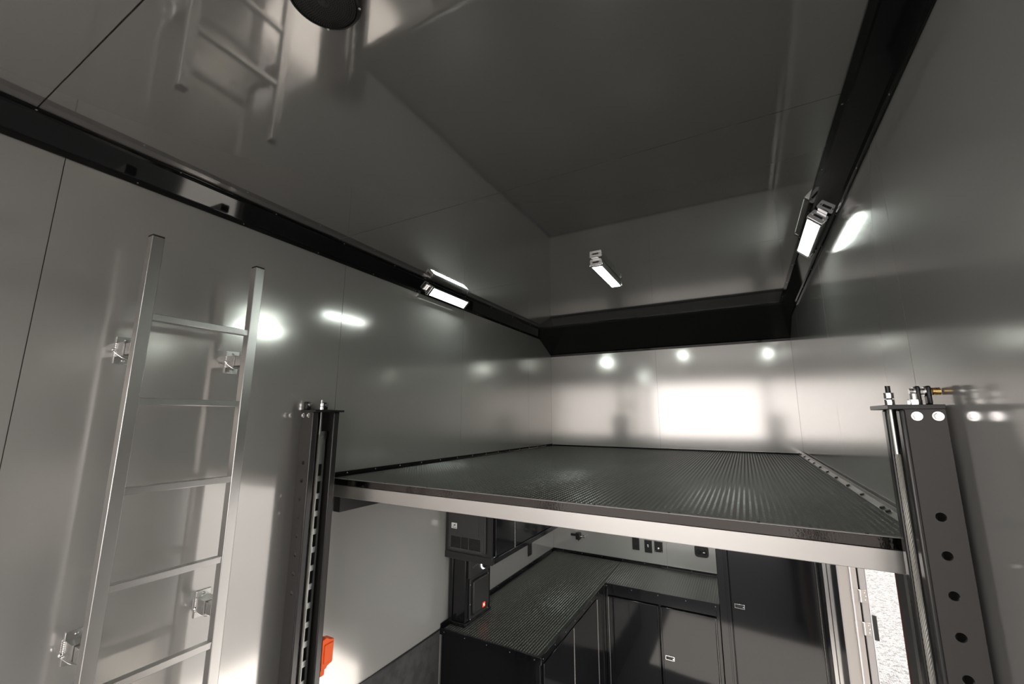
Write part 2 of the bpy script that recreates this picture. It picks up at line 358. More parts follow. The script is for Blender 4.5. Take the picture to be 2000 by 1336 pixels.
# ================================================================ LIFT POSTS
def holed_plate(mb, y0, y1, xa, xb, za, zb, cx, zs, r):
    # plate in the xz plane between y0 and y1 with round holes at (cx, z)
    half = 0.03; n = 16
    zs = sorted(zs, reverse=True); top = zb
    for z in zs:
        if top - (z+half) > 1e-4: mb.box(xa, xb, y0, y1, z+half, top)
        vs = []; fs = []
        for yy in (y0, y1):
            for i in range(n):
                t = 2*PI*i/n; c, s = math.cos(t), math.sin(t)
                vs.append((cx + r*c, yy, z + r*s))
            for i in range(n):
                t = 2*PI*i/n; c, s = math.cos(t), math.sin(t); k = 1/max(abs(c), abs(s))
                ex = (xb-cx) if c > 0 else (cx-xa)
                vs.append((cx + ex*c*k, yy, z + half*s*k))
        for i in range(n):
            j = (i+1) % n
            fs += [(i, j, n+j, n+i), (2*n+j, 2*n+i, 3*n+i, 3*n+j), (j, i, 2*n+i, 2*n+j)]
            fs += [(n+i, n+j, 3*n+j, 3*n+i)]
        mb.add(vs, fs); top = z - half
    mb.box(xa, xb, y0, y1, za, top)
def hexnut(mb, p, h, r, d=(0, 0, 1)):
    p = Vector(p); d = Vector(d); mb.cyl(p, p + h*d, r, 6); return mb
def wire_rope(x, y, z0, z1, R, pitch=0.07):
    mb = MB(); n = int((z1-z0)/pitch*10)
    for k in range(6):
        path = []
        for i in range(n+1):
            z = z0 + (z1-z0)*i/n; t = 2*PI*((z-z0)/pitch + k/6.0); path.append((x + R*0.62*math.cos(t), y + R*0.62*math.sin(t), z))
        mb.tube(path, R*0.42, 6)
    return mb
def lift_post(s, xw, label, ya=1.37):
    # s=+1: stands at the left wall and opens to +x;  s=-1: right wall.  xw = face of the web on the wall side
    w = 0.082 if s > 0 else 0.076
    X = lambda d: xw + s*d
    yb = ya + 0.155; top = 0.023; T = 0.006
    t = thing('lift_post', X(w/2), (ya+yb)/2, ZF, label, 'lift post', 'four-post lift columns')
    zs = [-0.225 - 0.0842*i for i in range(8)]
    m = MB(); m.box(X(0), X(T), ya+T, yb-T, ZF+0.012, top)
    xa, xb = sorted((X(0), X(w)))
    holed_plate(m, ya, ya+T, xa, xb, ZF+0.012, top, X(w*0.52), zs, 0.0102)
    m.box(xa, xb, yb-T, yb, ZF+0.012, top)
    col = obj('column', m, m_post, t)
    # rounded lips that close the channel mouth
    for y0, y1 in ((ya-0.002, ya+0.030), (yb-0.032, yb+0.002)):
        lm = MB(); lm.box(*sorted((X(w-0.004), X(w+0.008))), y0, y1, ZF+0.012, top); obj('channel_lip', lm, m_lip, t, bevel=0.005, seg=3)
    obj('base_plate', MB().box(*sorted((X(-0.01), X(w+0.05))), ya-0.03, yb+0.03, ZF, ZF+0.012), m_post, t)
    # top plate
    obj('top_plate', MB().box(*sorted((X(0), X(w+0.030))), ya-0.006, yb+0.012, top, top+0.011), m_satin, t, bevel=0.001)
    # bolts below the plate, on the rear flange
    for d in (0.20, 0.70):
        b = MB(); b.cyl((X(w*d), ya, 0.010-0.004), (X(w*d), ya-0.003, 0.010-0.004), 0.011, 18); b.cyl((X(w*d), ya-0.003, 0.006), (X(w*d), ya-0.009, 0.006), 0.0078, 6); obj('flange_bolt', b, m_chrome, t)
    # wire rope with its threaded stud and two nuts
    cxx = X(w+0.006) if s < 0 else X(w*0.56); cy = ya + 0.076
    obj('wire_rope', wire_rope(cxx, cy, ZF+0.10, -0.085, 0.0062), m_cable, t)
    st = MB(); st.cyl((cxx, cy, -0.09), (cxx, cy, top), 0.0082, 14); obj('rope_ferrule', st, m_zinc, t)
    st = MB(); st.cyl((cxx, cy, top+0.011), (cxx, cy, top+0.062), 0.0055, 12)
    sd_ = obj('threaded_stud', st, m_satin if s < 0 else m_zinc, t)
    for z in (top+0.0115, top+0.029):
        nb = MB(); hexnut(nb, (cxx, cy, z), 0.015, 0.0105); obj('stud_nut', nb, m_chrome, sd_, bevel=0.001)
    # slotted lock strip inside the channel
    if True:
        lx0, lx1 = sorted((X(0.036), X(0.041))); yA, yB = ya + 0.082, ya + 0.120
        ls = MB(); ls.box(lx0, lx1, yA, yA+0.009, ZF+0.02, -0.24); ls.box(lx0, lx1, yB-0.009, yB, ZF+0.02, -0.24); ls.box(lx0, lx1, yA, yB, -0.24, -0.09)
        z = -0.24
        while z > ZF + 0.12:
            ls.box(lx0, lx1, yA+0.009, yB-0.009, z-0.0845, z-0.0585); z -= 0.0845
        st_ = obj('lock_strip', ls, m_galv, t, smooth=False)
        hk = MB(); hk.box(*sorted((X(0.041), X(0.047))), yA-0.004, yB+0.002, -0.115, -0.075); obj('strip_bracket', hk, m_zinc, st_, bevel=0.001)
        hk = MB(); hk.cyl((X(0.041), (yA+yB)/2-0.006, -0.105), (X(0.049), (yA+yB)/2-0.006, -0.105), 0.006, 6); obj('strip_bolt', hk, m_chrome, st_)
    # pulley lugs on the top plate
    zt = top + 0.011
    if s > 0:
        for yy, rr_ in ((ya+0.012, 0.012), (ya+0.112, 0.012)):
            lg = MB(); lg.box(X(0.006), X(0.034), yy-0.012, yy+0.014, zt, zt+0.040); lo = obj('pulley_lug', lg, m_satin, t, bevel=0.004)
            lg = MB(); lg.cyl((X(0.034), yy+0.002, zt+0.027), (X(0.0365), yy+0.002, zt+0.027), 0.0105, 16); lg.cyl((X(0.0365), yy+0.002, zt+0.027), (X(0.045), yy+0.002, zt+0.027), 0.0068, 6); obj('lug_bolt', lg, m_chrome, lo)
            lg = MB(); lg.cyl((X(0.0), yy+0.002, zt+0.027), (X(0.006), yy+0.002, zt+0.027), 0.009, 14); obj('pivot_bush', lg, m_brass, lo)
    else:
        b = MB(); hexnut(b, (X(0.040), cy-0.03, zt), 0.014, 0.0145); b2 = obj('plate_nut', b, m_chrome, t, bevel=0.001)
        b = MB(); b.cyl((X(0.040), cy-0.03, zt+0.014), (X(0.040), cy-0.03, zt+0.028), 0.0085, 14); obj('plate_bolt', b, m_zinc, b2)
        for dx in (0.026, 0.006):
            lg = MB(); lg.box(*sorted((X(dx), X(dx+0.010))), ya+0.042, ya+0.066, zt, zt+0.048); lo = obj('pulley_lug', lg, m_satin, t, bevel=0.004)
            lg = MB(); lg.cyl((X(dx+0.010), ya+0.054, zt+0.034), (X(dx+0.013), ya+0.054, zt+0.034), 0.0125, 16); lg.cyl((X(dx+0.013), ya+0.054, zt+0.034), (X(dx+0.020), ya+0.054, zt+0.034), 0.008, 6); obj('lug_bolt', lg, m_chrome, lo)
        sp = [(X(0.004) + 0.0165*i/90.0, ya+0.054+0.0085*math.cos(i*0.55), zt+0.034+0.0085*math.sin(i*0.55)) for i in range(91)]
        obj('brass_spring', MB().tube(sp, 0.0011, 5), m_brass, t)
    return t
lift_post(1, -1.988, 'black lift post with slotted silver lock strip beside the ladder')
lift_post(-1, 0.405, 'black holed lift post with thick wire rope at the right wall')
# orange clip box on the left post
oc = thing('release_box', -1.925, 1.575, -1.225, 'bright orange plastic release box with red knob on the lift post', 'release box')
obj('box_body', MB().prism([(1.529, -1.205), (1.560, -1.205), (1.566, -1.195), (1.594, -1.188), (1.596, -1.085), (1.572, -1.080), (1.552, -1.066), (1.529, -1.072)], 'x', -1.955, -1.90), m_orange, oc, bevel=0.003)
obj('cover_strip', MB().box(-1.90, -1.894, 1.540, 1.588, -1.178, -1.095), m_orange, oc, bevel=0.003)
obj('foot_clip', MB().box(-1.945, -1.905, 1.529, 1.556, -1.232, -1.203), m_orange, oc, bevel=0.003)
obj('red_knob', MB().lathe((-1.925, 1.595, -1.135), (0, 1, 0), [(0.011, 0), (0.012, 0.004), (0.009, 0.010), (0.002, 0.012)], 14), m_red, oc)

# ================================================================ LADDER
RX = -1.870; RW = 0.038     # front face, rail width
lad = thing('ladder', RX-0.02, 0.83, ZF, 'tall silver aluminium ladder standing off the left wall', 'ladder')
for yc in (0.641, 1.019):
    r1 = obj('rail', MB().box(RX-RW, RX, yc-RW/2, yc+RW/2, ZF+0.01, 0.655), m_alu, lad, bevel=0.002)
    obj('end_cap', MB().box(RX-RW+0.0005, RX-0.0005, yc-RW/2+0.0005, yc+RW/2-0.0005, 0.655, 0.661), m_cap, r1, bevel=0.001)
    obj('rubber_foot', MB().box(RX-RW-0.002, RX+0.002, yc-RW/2-0.002, yc+RW/2+0.002, ZF, ZF+0.02), m_cap, r1)
    for z in (0.238, -0.748):
        yt = yc + 0.004
        ot = obj('standoff_tube', MB().box(-1.972, RX-RW, yt-0.0195, yt+0.0195, z-0.0215, z+0.0215), m_alu, lad, bevel=0.002)
        wb = MB()
        for i in range(7): wb.dome((RX-RW-0.002+random.uniform(-.001, .001), yt-0.0195, z-0.018+i*0.006), (-0.4, -1, 0), 0.0042, 0.003, 7)
        k = obj('weld_bead', wb, m_weld, ot); k['kind'] = 'stuff'
for i in range(9):
    z = 0.368 - 0.3045*i
    obj('rung', MB().box(RX-RW+0.004, RX-0.006, 0.641+RW/2, 1.019-RW/2, z-0.024, z), m_alu, lad, bevel=0.0015)
def bracket(yc, z, label):
    yt = yc + 0.004
    t = thing('ladder_bracket', XL+0.03, yt, z-0.05, label, 'bracket', 'wall brackets holding the ladder')
    obj('wall_plate', MB().box(XL, XL+0.007, yt-0.027, yt+0.027, z-0.05, z+0.05), m_alu, t, bevel=0.001)
    m = MB(); x0, x1 = XL+0.007, XL+0.066; a = 0.0255; b = 0.0205
    m.box(x0, x1, yt-a, yt-b, z-a, z+a); m.box(x0, x1, yt+b, yt+a, z-a, z+a); m.box(x0, x1, yt-b, yt+b, z+0.0225, z+a); m.box(x0, x1, yt-b, yt+b, z-a, z-0.0225)
    so = obj('socket', m, m_alu, t, smooth=False)
    wb = MB()
    for i in range(8): wb.dome((XL+0.008, yt-a, z-0.022+i*0.0063), (0.7, -1, 0), 0.005, 0.004, 7)
    k = obj('weld_bead', wb, m_weld, so); k['kind'] = 'stuff'
    for dz in (0.038, -0.038): obj('plate_screw', MB().dome((XL+0.007, yt, z+dz), (1, 0, 0), 0.0055, 0.004, 10), m_zinc, t)
    px = XL+0.034
    p = MB(); p.cyl((px, yt-0.040, z-0.004), (px, yt+0.034, z-0.004), 0.0042, 10); p.lathe((px, yt-0.046, z-0.004), (0, 1, 0), [(0.003, 0), (0.007, 0.003), (0.007, 0.008), (0.004, 0.011)], 12)
    pin = obj('hitch_pin', p, m_chrome, t)
    path = []
    for i in range(15):
        u = i/14.0; path.append((px-0.002+0.030*math.sin(u*PI*0.9), yt-0.042+0.070*u, z-0.006-0.030*math.sin(u*PI)))
    obj('pin_wire', MB().tube(path, 0.0012, 6), m_chrome, pin)
bracket(0.641, 0.238, 'upper welded bracket and pin behind the rear ladder rail')
bracket(1.019, 0.238, 'upper welded bracket and pin behind the ladder rail nearer the lift post')
bracket(0.641, -0.748, 'lower welded bracket and pin behind the rear ladder rail')
bracket(1.019, -0.748, 'lower welded bracket and pin behind the ladder rail nearer the lift post')

# ================================================================ LED LAMPS
def lamp(p, u, n, L, label):
    # p: middle of the back, u: width direction, n: outward normal, axis along y
    p = Vector(p); u = Vector(u).normalized(); n = Vector(n).normalized(); yv = Vector((0, 1, 0))
    t = thing('led_lamp', p.x, p.y, p.z, label, 'lamp', 'LED light bars')
    def prof(mb, pts, a, b):
        N = len(pts); vs = [p + u*q[0] + n*q[1] + yv*a for q in pts] + [p + u*q[0] + n*q[1] + yv*b for q in pts]
        mb.add(vs, [tuple(range(N)), tuple(range(N, 2*N))] + [(i, (i+1) % N, N+(i+1) % N, N+i) for i in range(N)]); return mb
    hw = 0.036
    body = [(-0.030, 0.001), (0.030, 0.001), (hw, 0.014), (hw, 0.044), (0.033, 0.049), (-0.033, 0.049), (-hw, 0.044), (-hw, 0.014)]
    obj('housing', prof(MB(), body, -L/2+0.02, L/2-0.02), m_zinc, t)
    for sg in (-1, 1):
        cap = [(-0.034, 0.001), (0.034, 0.001), (0.041, 0.010), (0.041, 0.044), (0.036, 0.052), (-0.036, 0.052), (-0.041, 0.044), (-0.041, 0.010)]
        a, b = sorted((sg*(L/2-0.022), sg*(L/2)))
        co = obj('end_cap', prof(MB(), cap, a, b), m_chrome, t, bevel=0.005, seg=3)
        sl = prof(MB(), [(-0.02, 0.022), (0.02, 0.022), (0.02, 0.032), (-0.02, 0.032)], *sorted((sg*(L/2), sg*(L/2+0.002)))); obj('cap_slot', sl, m_satin, co)
        for q in (-0.027, 0.027):
            c0 = p + u*q + n*0.027 + yv*(sg*L/2); obj('cap_screw', MB().dome(c0, yv*sg, 0.004, 0.003, 8), m_zinc, co)
        pl = p + u*0.0 + n*0.001 + yv*(sg*(L/2+0.012))
        obj('mount_foot', prof(MB(), [(-0.022, 0.0005), (0.022, 0.0005), (0.022, 0.004), (-0.022, 0.004)], *sorted((sg*(L/2), sg*(L/2+0.025)))), m_chrome, t)
    lm = MB(); q = [p + u*a + n*0.0505 + yv*b for a, b in ((-0.031, -L/2+0.024), (0.031, -L/2+0.024), (0.031, L/2-0.024), (-0.031, L/2-0.024))]
    q2 = [v - n*0.004 for v in q]
    lm.add(q + q2, [(0,1,2,3), (7,6,5,4), (0,4,5,1), (1,5,6,2), (2,6,7,3), (3,7,4,0)])
    lo = obj('lens', lm, m_lens, t, smooth=False)
    me = lo.data; uv = me.uv_layers.new(name='UVMap'); o0 = Vector(lo['_o'])
    for lp in me.loops:
        w = me.vertices[lp.vertex_index].co + o0 - Vector((0, 0, H)) - p
        uv.data[lp.index].uv = ((w.dot(yv)+L/2)/L, (w.dot(u)+0.031)/0.062)
    return t
s2 = 2**-0.5
bevL = (XL+0.045, 0, 0.9335); bevR = (XR-0.045, 0, 0.9335)
lamp((bevL[0], 2.50, bevL[2]), (s2, 0, s2), (s2, 0, -s2), 0.47, 'lit LED light bar on the left black cornice')
lamp((bevR[0], 2.475, bevR[2]), (s2, 0, -s2), (-s2, 0, -s2), 0.47, 'lit LED light bar on the right black cornice')
lamp((-0.748, 2.65, ZC-0.0005), (1, 0, 0), (0, 0, -1), 0.50, 'lit LED light bar in the middle of the ceiling')
lamp((bevL[0], -0.45, bevL[2]), (s2, 0, s2), (s2, 0, -s2), 0.47, 'lit LED light bar on the left cornice behind the ladder')

lamp((-1.15, 2.15, -0.4115), (1, 0, 0), (0, 0, -1), 0.47, 'added LED fill bar under the deck nearer the left wall')  # unseen lamp added to brighten the left wall below the deck
lamp((-0.35, 2.15, -0.4115), (1, 0, 0), (0, 0, -1), 0.47, 'added LED fill bar under the deck nearer the side door')  # second bar added out of sight for more light under the deck
lamp((-1.20, 3.45, -0.4115), (1, 0, 0), (0, 0, -1), 0.47, 'added LED fill bar under the deck beside the wall cabinet')  # extra hidden bar, added to lift the worktop and lower front wall
lamp((-0.80, 4.20, -0.4115), (1, 0, 0), (0, 0, -1), 0.47, 'lit LED light bar under the deck above the worktop')
# ================================================================ CEILING SPEAKER
sp = thing('ceiling_speaker', -0.79, 0.49, ZC-0.03, 'round black speaker with dotted grille on the ceiling', 'speaker')
obj('speaker_rim', MB().lathe((-0.79, 0.49, ZC-0.0005), (0, 0, -1), [(0.083, 0), (0.083, 0.018), (0.079, 0.026), (0.074, 0.028), (0.072, 0.024)], 48), m_satin, sp)
obj('speaker_grille', MB().lathe((-0.79, 0.49, ZC-0.020), (0, 0, -1), [(0.073, 0.0), (0.070, 0.008), (0.045, 0.013), (0.02, 0.0145), (0.002, 0.015)], 48), m_spk, sp)
dots = MB()
for k in range(3, 14):
    r = k*0.0051; nn = int(2*PI*r/0.0052); h = 0.0075 + 0.0075*(1-(r/0.071)**2)**0.6 if r < 0.071 else 0.0075
    for i in range(nn):
        t = 2*PI*i/nn; dots.cyl((-0.79+r*math.cos(t), 0.49+r*math.sin(t), ZC-0.020-h+0.002), (-0.79+r*math.cos(t), 0.49+r*math.sin(t), ZC-0.0205-h), 0.0015, 6)
k = obj('grille_holes', dots, m_void, sp, smooth=False); k['kind'] = 'stuff'
obj('speaker_cone', MB().lathe((-0.79, 0.49, ZC-0.0345), (0, 0, -1), [(0.010, 0), (0.009, 0.0015), (0.005, 0.002), (0.001, 0.002)], 20), m_satin, sp)
for t in range(4):
    a = PI/4 + t*PI/2; obj('rim_screw', MB().dome((-0.79+0.0785*math.cos(a), 0.49+0.0785*math.sin(a), ZC-0.0275), (0, 0, -1), 0.0035, 0.002, 8), m_zinc, sp)

# ================================================================ COUNTER AND CABINETS (below the deck)
CX, CYF, CX1, CY0 = -1.245, 3.980, -0.318, 2.610
ct = thing('countertop', -1.6, 3.6, CZ-0.03, 'dark studded L shaped worktop with black screwed edging', 'worktop')
Lp = [(XL+0.003, CY0), (CX, CY0), (CX, CYF), (CX1, CYF), (CX1, YF-0.002), (XL+0.003, YF-0.002)]
obj('top_slab', MB().prism(Lp, 'z', CZ-0.028, CZ-0.0015), m_deck, ct)
V, F = studs([(XL+0.03, CX-0.006, CY0+0.008, YF-0.02), (CX-0.006, CX1-0.004, CYF+0.008, YF-0.02)], CZ-0.0016)
k = raw('tread_studs', V, F, m_bump, ct); k['kind'] = 'stuff'
for b4 in ((XL+0.003, CX+0.006, CY0-0.006, CY0), (CX, CX+0.006, CY0, CYF-0.006), (CX, CX1, CYF-0.006, CYF)):
    obj('edge_trim', MB().box(b4[0], b4[1], b4[2], b4[3], CZ-0.040, CZ+0.002), m_black, ct, bevel=0.0012)
sc = MB()
for i in range(5): sc.dome((XL+0.04+i*0.175, CY0-0.006, CZ-0.018), (0, -1, 0), 0.0032, 0.0015, 8)
for i in range(8): sc.dome((CX+0.006, CY0+0.03+i*0.19, CZ-0.018), (1, 0, 0), 0.0032, 0.0015, 8)
for i in range(5): sc.dome((CX+0.02+i*0.22, CYF-0.006, CZ-0.018), (0, -1, 0), 0.0032, 0.0015, 8)
for i in range(9): sc.dome((XL+0.008, CY0+0.1+i*0.23, CZ+0.014), (1, 0, 0), 0.0032, 0.0015, 8)
for i in range(8): sc.dome((XL+0.12+i*0.22, YF-0.008, CZ+0.014), (0, -1, 0), 0.0032, 0.0015, 8)
k = obj('edge_screws', sc, m_hinge, ct); k['kind'] = 'stuff'
obj('splash_trim', MB().prism([(XL+0.001, CZ), (XL+0.008, CZ), (XL+0.008, CZ+0.026), (XL+0.001, CZ+0.026)], 'y', CY0, YF-0.001), m_black, ct)
obj('splash_trim', MB().box(XL+0.008, CX1, YF-0.008, YF-0.001, CZ, CZ+0.026), m_black, ct)
obj('splash_foot', MB().box(XL+0.008, XL+0.026, CY0, YF-0.008, CZ-0.001, CZ+0.0025), m_black, ct)
obj('splash_foot', MB().box(XL+0.026, CX1, YF-0.026, YF-0.008, CZ-0.001, CZ+0.0025), m_black, ct)

def piano_hinge(parent, p, axis, z0, z1):
    m = MB(); n = int((z1-z0)/0.022)
    for i in range(n):
        a = z0 + i*(z1-z0)/n; m.cyl((p[0], p[1], a+0.0015), (p[0], p[1], a+(z1-z0)/n-0.0015), 0.0034, 8)
    k = obj('piano_hinge', m, m_hinge, parent); return k
def paddle_latch(parent, x, y, z, ax):
    # black-framed chrome paddle; ax 'y' = on a face pointing to -y, 'x' = face pointing to +x
    if ax == 'y':
        o = obj('latch_frame', MB().box(x-0.036, x+0.036, y-0.004, y, z-0.017, z+0.017), m_chrome, parent, bevel=0.003)
        obj('latch_recess', MB().box(x-0.031, x+0.031, y-0.0045, y-0.0035, z-0.012, z+0.012), m_void, o)
        obj('latch_paddle', MB().box(x-0.022, x+0.020, y-0.007, y-0.0045, z-0.008, z+0.009), m_satin, o, bevel=0.002)
        obj('latch_lock', MB().cyl((x+0.026, y-0.0045, z), (x+0.026, y-0.008, z), 0.005, 12), m_chrome, o)
# left base cabinet (end panel faces the camera)
bl = thing('base_cabinet', -1.64, 3.3, ZF, 'gloss black base cabinet along the left wall with end panel showing', 'cabinet')
obj('carcass', MB().box(XL+0.008, CX-0.012, CY0+0.012, CYF+0.01, ZF, CZ-0.0285), m_blackc, bl)
obj('end_frame', MB().prism([(CX-0.035, CZ-0.041), (CX-0.004, CZ-0.041), (CX-0.004, ZF+0.002), (CX-0.035, ZF+0.002)], 'y', CY0+0.002, CY0+0.012), m_blackc, bl, bevel=0.002)
for y0, y1, yh in ((2.66, 3.176, 3.184), (3.193, 3.733, 3.741)):
    d = obj('cabinet_door', MB().box(CX-0.012, CX+0.004, y0, y1, ZF+0.08, CZ-0.055), m_blackc, bl, bevel=0.003)
    piano_hinge(d, (CX+0.004, yh), 'z', ZF+0.08, CZ-0.058)
obj('corner_filler', MB().box(CX-0.012, CX, 3.75, CYF+0.008, ZF+0.01, CZ-0.042), m_blackc, bl, bevel=0.002)
# front base cabinet
bf = thing('base_cabinet', -0.79, 4.3, ZF, 'gloss black two door base cabinet under the short worktop leg', 'cabinet')
obj('carcass', MB().box(CX-0.010, CX1-0.002, CYF+0.032, YF-0.004, ZF, CZ-0.0285), m_blackc, bf)
fr = MB(); yy0, yy1 = CYF+0.012, CYF+0.031
fr.box(CX+0.001, -1.222, yy0, yy1, ZF, CZ-0.042); fr.box(-0.345, CX1-0.002, yy0, yy1, ZF, CZ-0.042); fr.box(-1.222, -0.345, yy0, yy1, -1.558, CZ-0.042); fr.box(-1.222, -0.345, yy0, yy1, ZF, ZF+0.08)
obj('face_frame', fr, m_blackc, bf, bevel=0.002)
for x0, x1, xh in ((-1.214, -0.790, -1.218), (-0.774, -0.354, -0.350)):
    d = obj('cabinet_door', MB().box(x0, x1, CYF+0.004, CYF+0.022, ZF+0.085, -1.566), m_blackc, bf, bevel=0.004)
    obj('door_edge', MB().box(*((x1-0.010, x1) if xh < x0 else (x0, x0+0.010)), CYF-0.004, CYF+0.004, ZF+0.085, -1.566), m_blackc, d, bevel=0.002)
    piano_hinge(d, (xh, CYF+0.008), 'z', ZF+0.09, -1.572)
    if xh > x0: paddle_latch(d, -0.715, CYF+0.004, -1.941, 'y')
# tall cabinet
tc_ = thing('tall_cabinet', 0.05, 4.3, ZF, 'tall gloss black cabinet with one mirror-like door beside the side door', 'cabinet')
obj('carcass', MB().box(CX1+0.002, XR-0.002, CYF+0.032, YF-0.004, ZF, -0.445), m_blackc, tc_)
fr = MB(); fr.box(CX1+0.002, -0.232, yy0-0.004, yy1, ZF, -0.445); fr.box(0.350, XR-0.030, yy0-0.004, yy1, ZF, -0.445); fr.box(-0.232, 0.350, yy0-0.004, yy1, -0.52, -0.445); fr.box(-0.232, 0.350, yy0-0.004, yy1, ZF, ZF+0.06)
obj('face_frame', fr, m_blackc, tc_, bevel=0.003)
obj('corner_angle', MB().box(XR-0.030, XR-0.0055, CYF+0.002, CYF+0.031, ZF, -0.445), m_alu, tc_, bevel=0.002)
d = obj('cabinet_door', MB().box(-0.228, 0.346, CYF-0.004, CYF+0.020, ZF+0.065, -0.525), m_blackc, tc_, bevel=0.004)
paddle_latch(d, -0.172, CYF-0.004, -1.443, 'y')
piano_hinge(d, (0.349, CYF-0.001), 'z', ZF+0.07, -0.53)
obj('frame_bead', MB().box(-0.262, -0.250, yy0-0.008, yy0-0.0045, ZF, -0.445), m_blackc, tc_, bevel=0.0015)

# upper cabinet
UY, UX = 2.645, -1.620
uc = thing('wall_cabinet', -1.82, 3.6, -1.005, 'gloss black wall cabinet hung under the deck on the left wall', 'cabinet')
obj('carcass', MB().box(XL+0.001, UX-0.012, UY+0.004, YF-0.002, -1.000, -0.53), m_blackc, uc)
obj('end_panel', MB().box(XL+0.001, UX, UY, UY+0.004, -0.96, -0.53), m_satin, uc)
obj('bottom_valance', MB().box(XL+0.001, UX+0.002, UY-0.006, UY+0.020, -1.005, -0.958), m_satin, uc, bevel=0.002)
obj('face_rail', MB().box(UX-0.012, UX+0.001, UY+0.020, YF-0.002, -1.005, -0.968), m_blackc, uc, bevel=0.003)
for y0, y1, yh in ((2.685, 2.962, 2.970), (2.982, 3.72, 3.728), (3.742, 4.60, 4.61)):
    d = obj('cabinet_door', MB().box(UX-0.012, UX+0.004, y0, y1, -0.958, -0.55), m_blackc, uc, bevel=0.003); piano_hinge(d, (UX+0.002, yh), 'z', -0.965, -0.56)
# appliance panel in its end
ap = thing('appliance_panel', -1.83, UY-0.01, -0.942, 'dark grey vented appliance panel with white sticker on the wall cabinet end', 'panel')
AX0, AX1, AZ0, AZ1 = -1.982, -1.677, -0.940, -0.58
# frame pieces leave the grille opening free
gx0, gx1, gz0, gz1 = -1.960, -1.707, -0.922, -0.846
fm = MB(); y0, y1 = UY-0.020, UY-0.001
fm.box(AX0, gx0, y0, y1, AZ0, AZ1); fm.box(gx1, AX1, y0, y1, AZ0, AZ1); fm.box(gx0, gx1, y0, y1, AZ0, gz0); fm.box(gx0, gx1, y0, y1, gz1, AZ1)
obj('panel_frame', fm, m_panel, ap, smooth=False)
obj('panel_edge', MB().box(AX1, AX1+0.006, UY-0.018, UY-0.001, AZ0+0.004, AZ1), m_panel, ap, bevel=0.003)
obj('grille_back', MB().box(gx0, gx1, UY-0.006, UY-0.001, gz0, gz1), m_void, ap)
sl = MB()
for i in range(13):
    z = gz0 + 0.004 + i*(gz1-gz0)/13; sl.box(gx0, gx1, UY-0.018, UY-0.010, z, z+0.0022)
k = obj('grille_slats', sl, m_panel, ap, smooth=False); k['kind'] = 'stuff'
for x in (-1.872, -1.806): obj('grille_rib', MB().box(x-0.003, x+0.003, UY-0.0205, UY-0.008, gz0, gz1), m_panel, ap)
obj('access_door', MB().box(-1.902, -1.722, UY-0.024, UY-0.020, -0.832, -0.59), m_panel, ap, bevel=0.0015)
obj('door_gap', MB().box(-1.9045, -1.902, UY-0.0206, UY-0.020, -0.834, -0.59), m_void, ap)
stk = obj('sticker', MB().box(-1.958, -1.909, UY-0.0208, UY-0.020, -0.795, -0.757), m_white, ap)
mk = MB(); yS = UY-0.0214
mk.add([(-1.941, yS, -0.775), (-1.928, yS, -0.766), (-1.919, yS, -0.764), (-1.925, yS, -0.770), (-1.918, yS, -0.777), (-1.930, yS, -0.774), (-1.936, yS, -0.780)], [(0,1,2,3,4,5,6)])
for i, x in enumerate((-1.948, -1.942, -1.937, -1.931, -1.925, -1.919)): mk.add([(x, yS, -0.790), (x+0.004, yS, -0.790), (x+0.004, yS, -0.7855), (x, yS, -0.7855)], [(0,1,2,3)])
obj('sticker_print', mk, m_satin, stk, smooth=False)
for x in (-1.972, -1.687): obj('panel_screw', MB().cyl((x, UY-0.020, -0.928), (x, UY-0.0215, -0.928), 0.004, 8), m_void, ap)

# speaker column on the counter
KX, KY0, KY1 = -1.872, 2.690, 3.030
kc = thing('speaker_column', -1.94, 2.86, CZ, 'gloss black corner column standing on the worktop', 'column')
obj('column_body', MB().box(XL+0.009, KX, KY0+0.010, KY1, CZ+0.003, -1.006), m_blackc, kc)
fm = MB()
for x0, x1 in ((XL+0.009, XL+0.040), (KX-0.012, KX+0.001)): fm.box(x0, x1, KY0, KY0+0.010, CZ+0.003, -1.006)
obj('edge_strip', fm, m_blackc, kc, bevel=0.002)
obj('foot_angle', MB().box(XL+0.009, KX+0.010, KY0-0.010, KY0, CZ+0.0022, CZ+0.026), m_black, kc, bevel=0.0015)
obj('foot_angle', MB().box(KX+0.001, KX+0.010, KY0, KY1, CZ+0.0022, CZ+0.022), m_black, kc, bevel=0.0015)
spk = thing('wall_speaker', KX, 2.865, CZ+0.03, 'rounded grey speaker panel with red lit square on the black column', 'speaker')
def rrect(y0, y1, z0, z1, r, n=5):
    pts = []
    for cy, cz, a0 in ((y1-r, z1-r, 0), (y0+r, z1-r, PI/2), (y0+r, z0+r, PI), (y1-r, z0+r, 1.5*PI)):
        for i in range(n+1):
            t = a0 + PI/2*i/n; pts.append((cy + r*math.cos(t), cz + r*math.sin(t)))
    return pts
obj('base_frame', MB().prism(rrect(2.738, 2.992, CZ+0.026, -1.158, 0.02), 'x', KX+0.001, KX+0.010), m_panel, spk, bevel=0.0015)
obj('shadow_gap', MB().prism(rrect(2.752, 2.978, CZ+0.048, -1.172, 0.016), 'x', KX+0.010, KX+0.0108), m_void, spk)
gr = obj('grille_cover', MB().prism(rrect(2.762, 2.968, CZ+0.062, -1.180, 0.016), 'x', KX+0.0108, KX+0.030), m_panel, spk, bevel=0.006, seg=3)
lg = obj('red_logo', MB().box(KX+0.0302, KX+0.0312, 2.882, 2.912, -1.392, -1.362), m_redlit, gr)
obj('logo_mark', MB().box(KX+0.0313, KX+0.0316, 2.892, 2.902, -1.384, -1.370), m_amber, lg)
sc = MB()
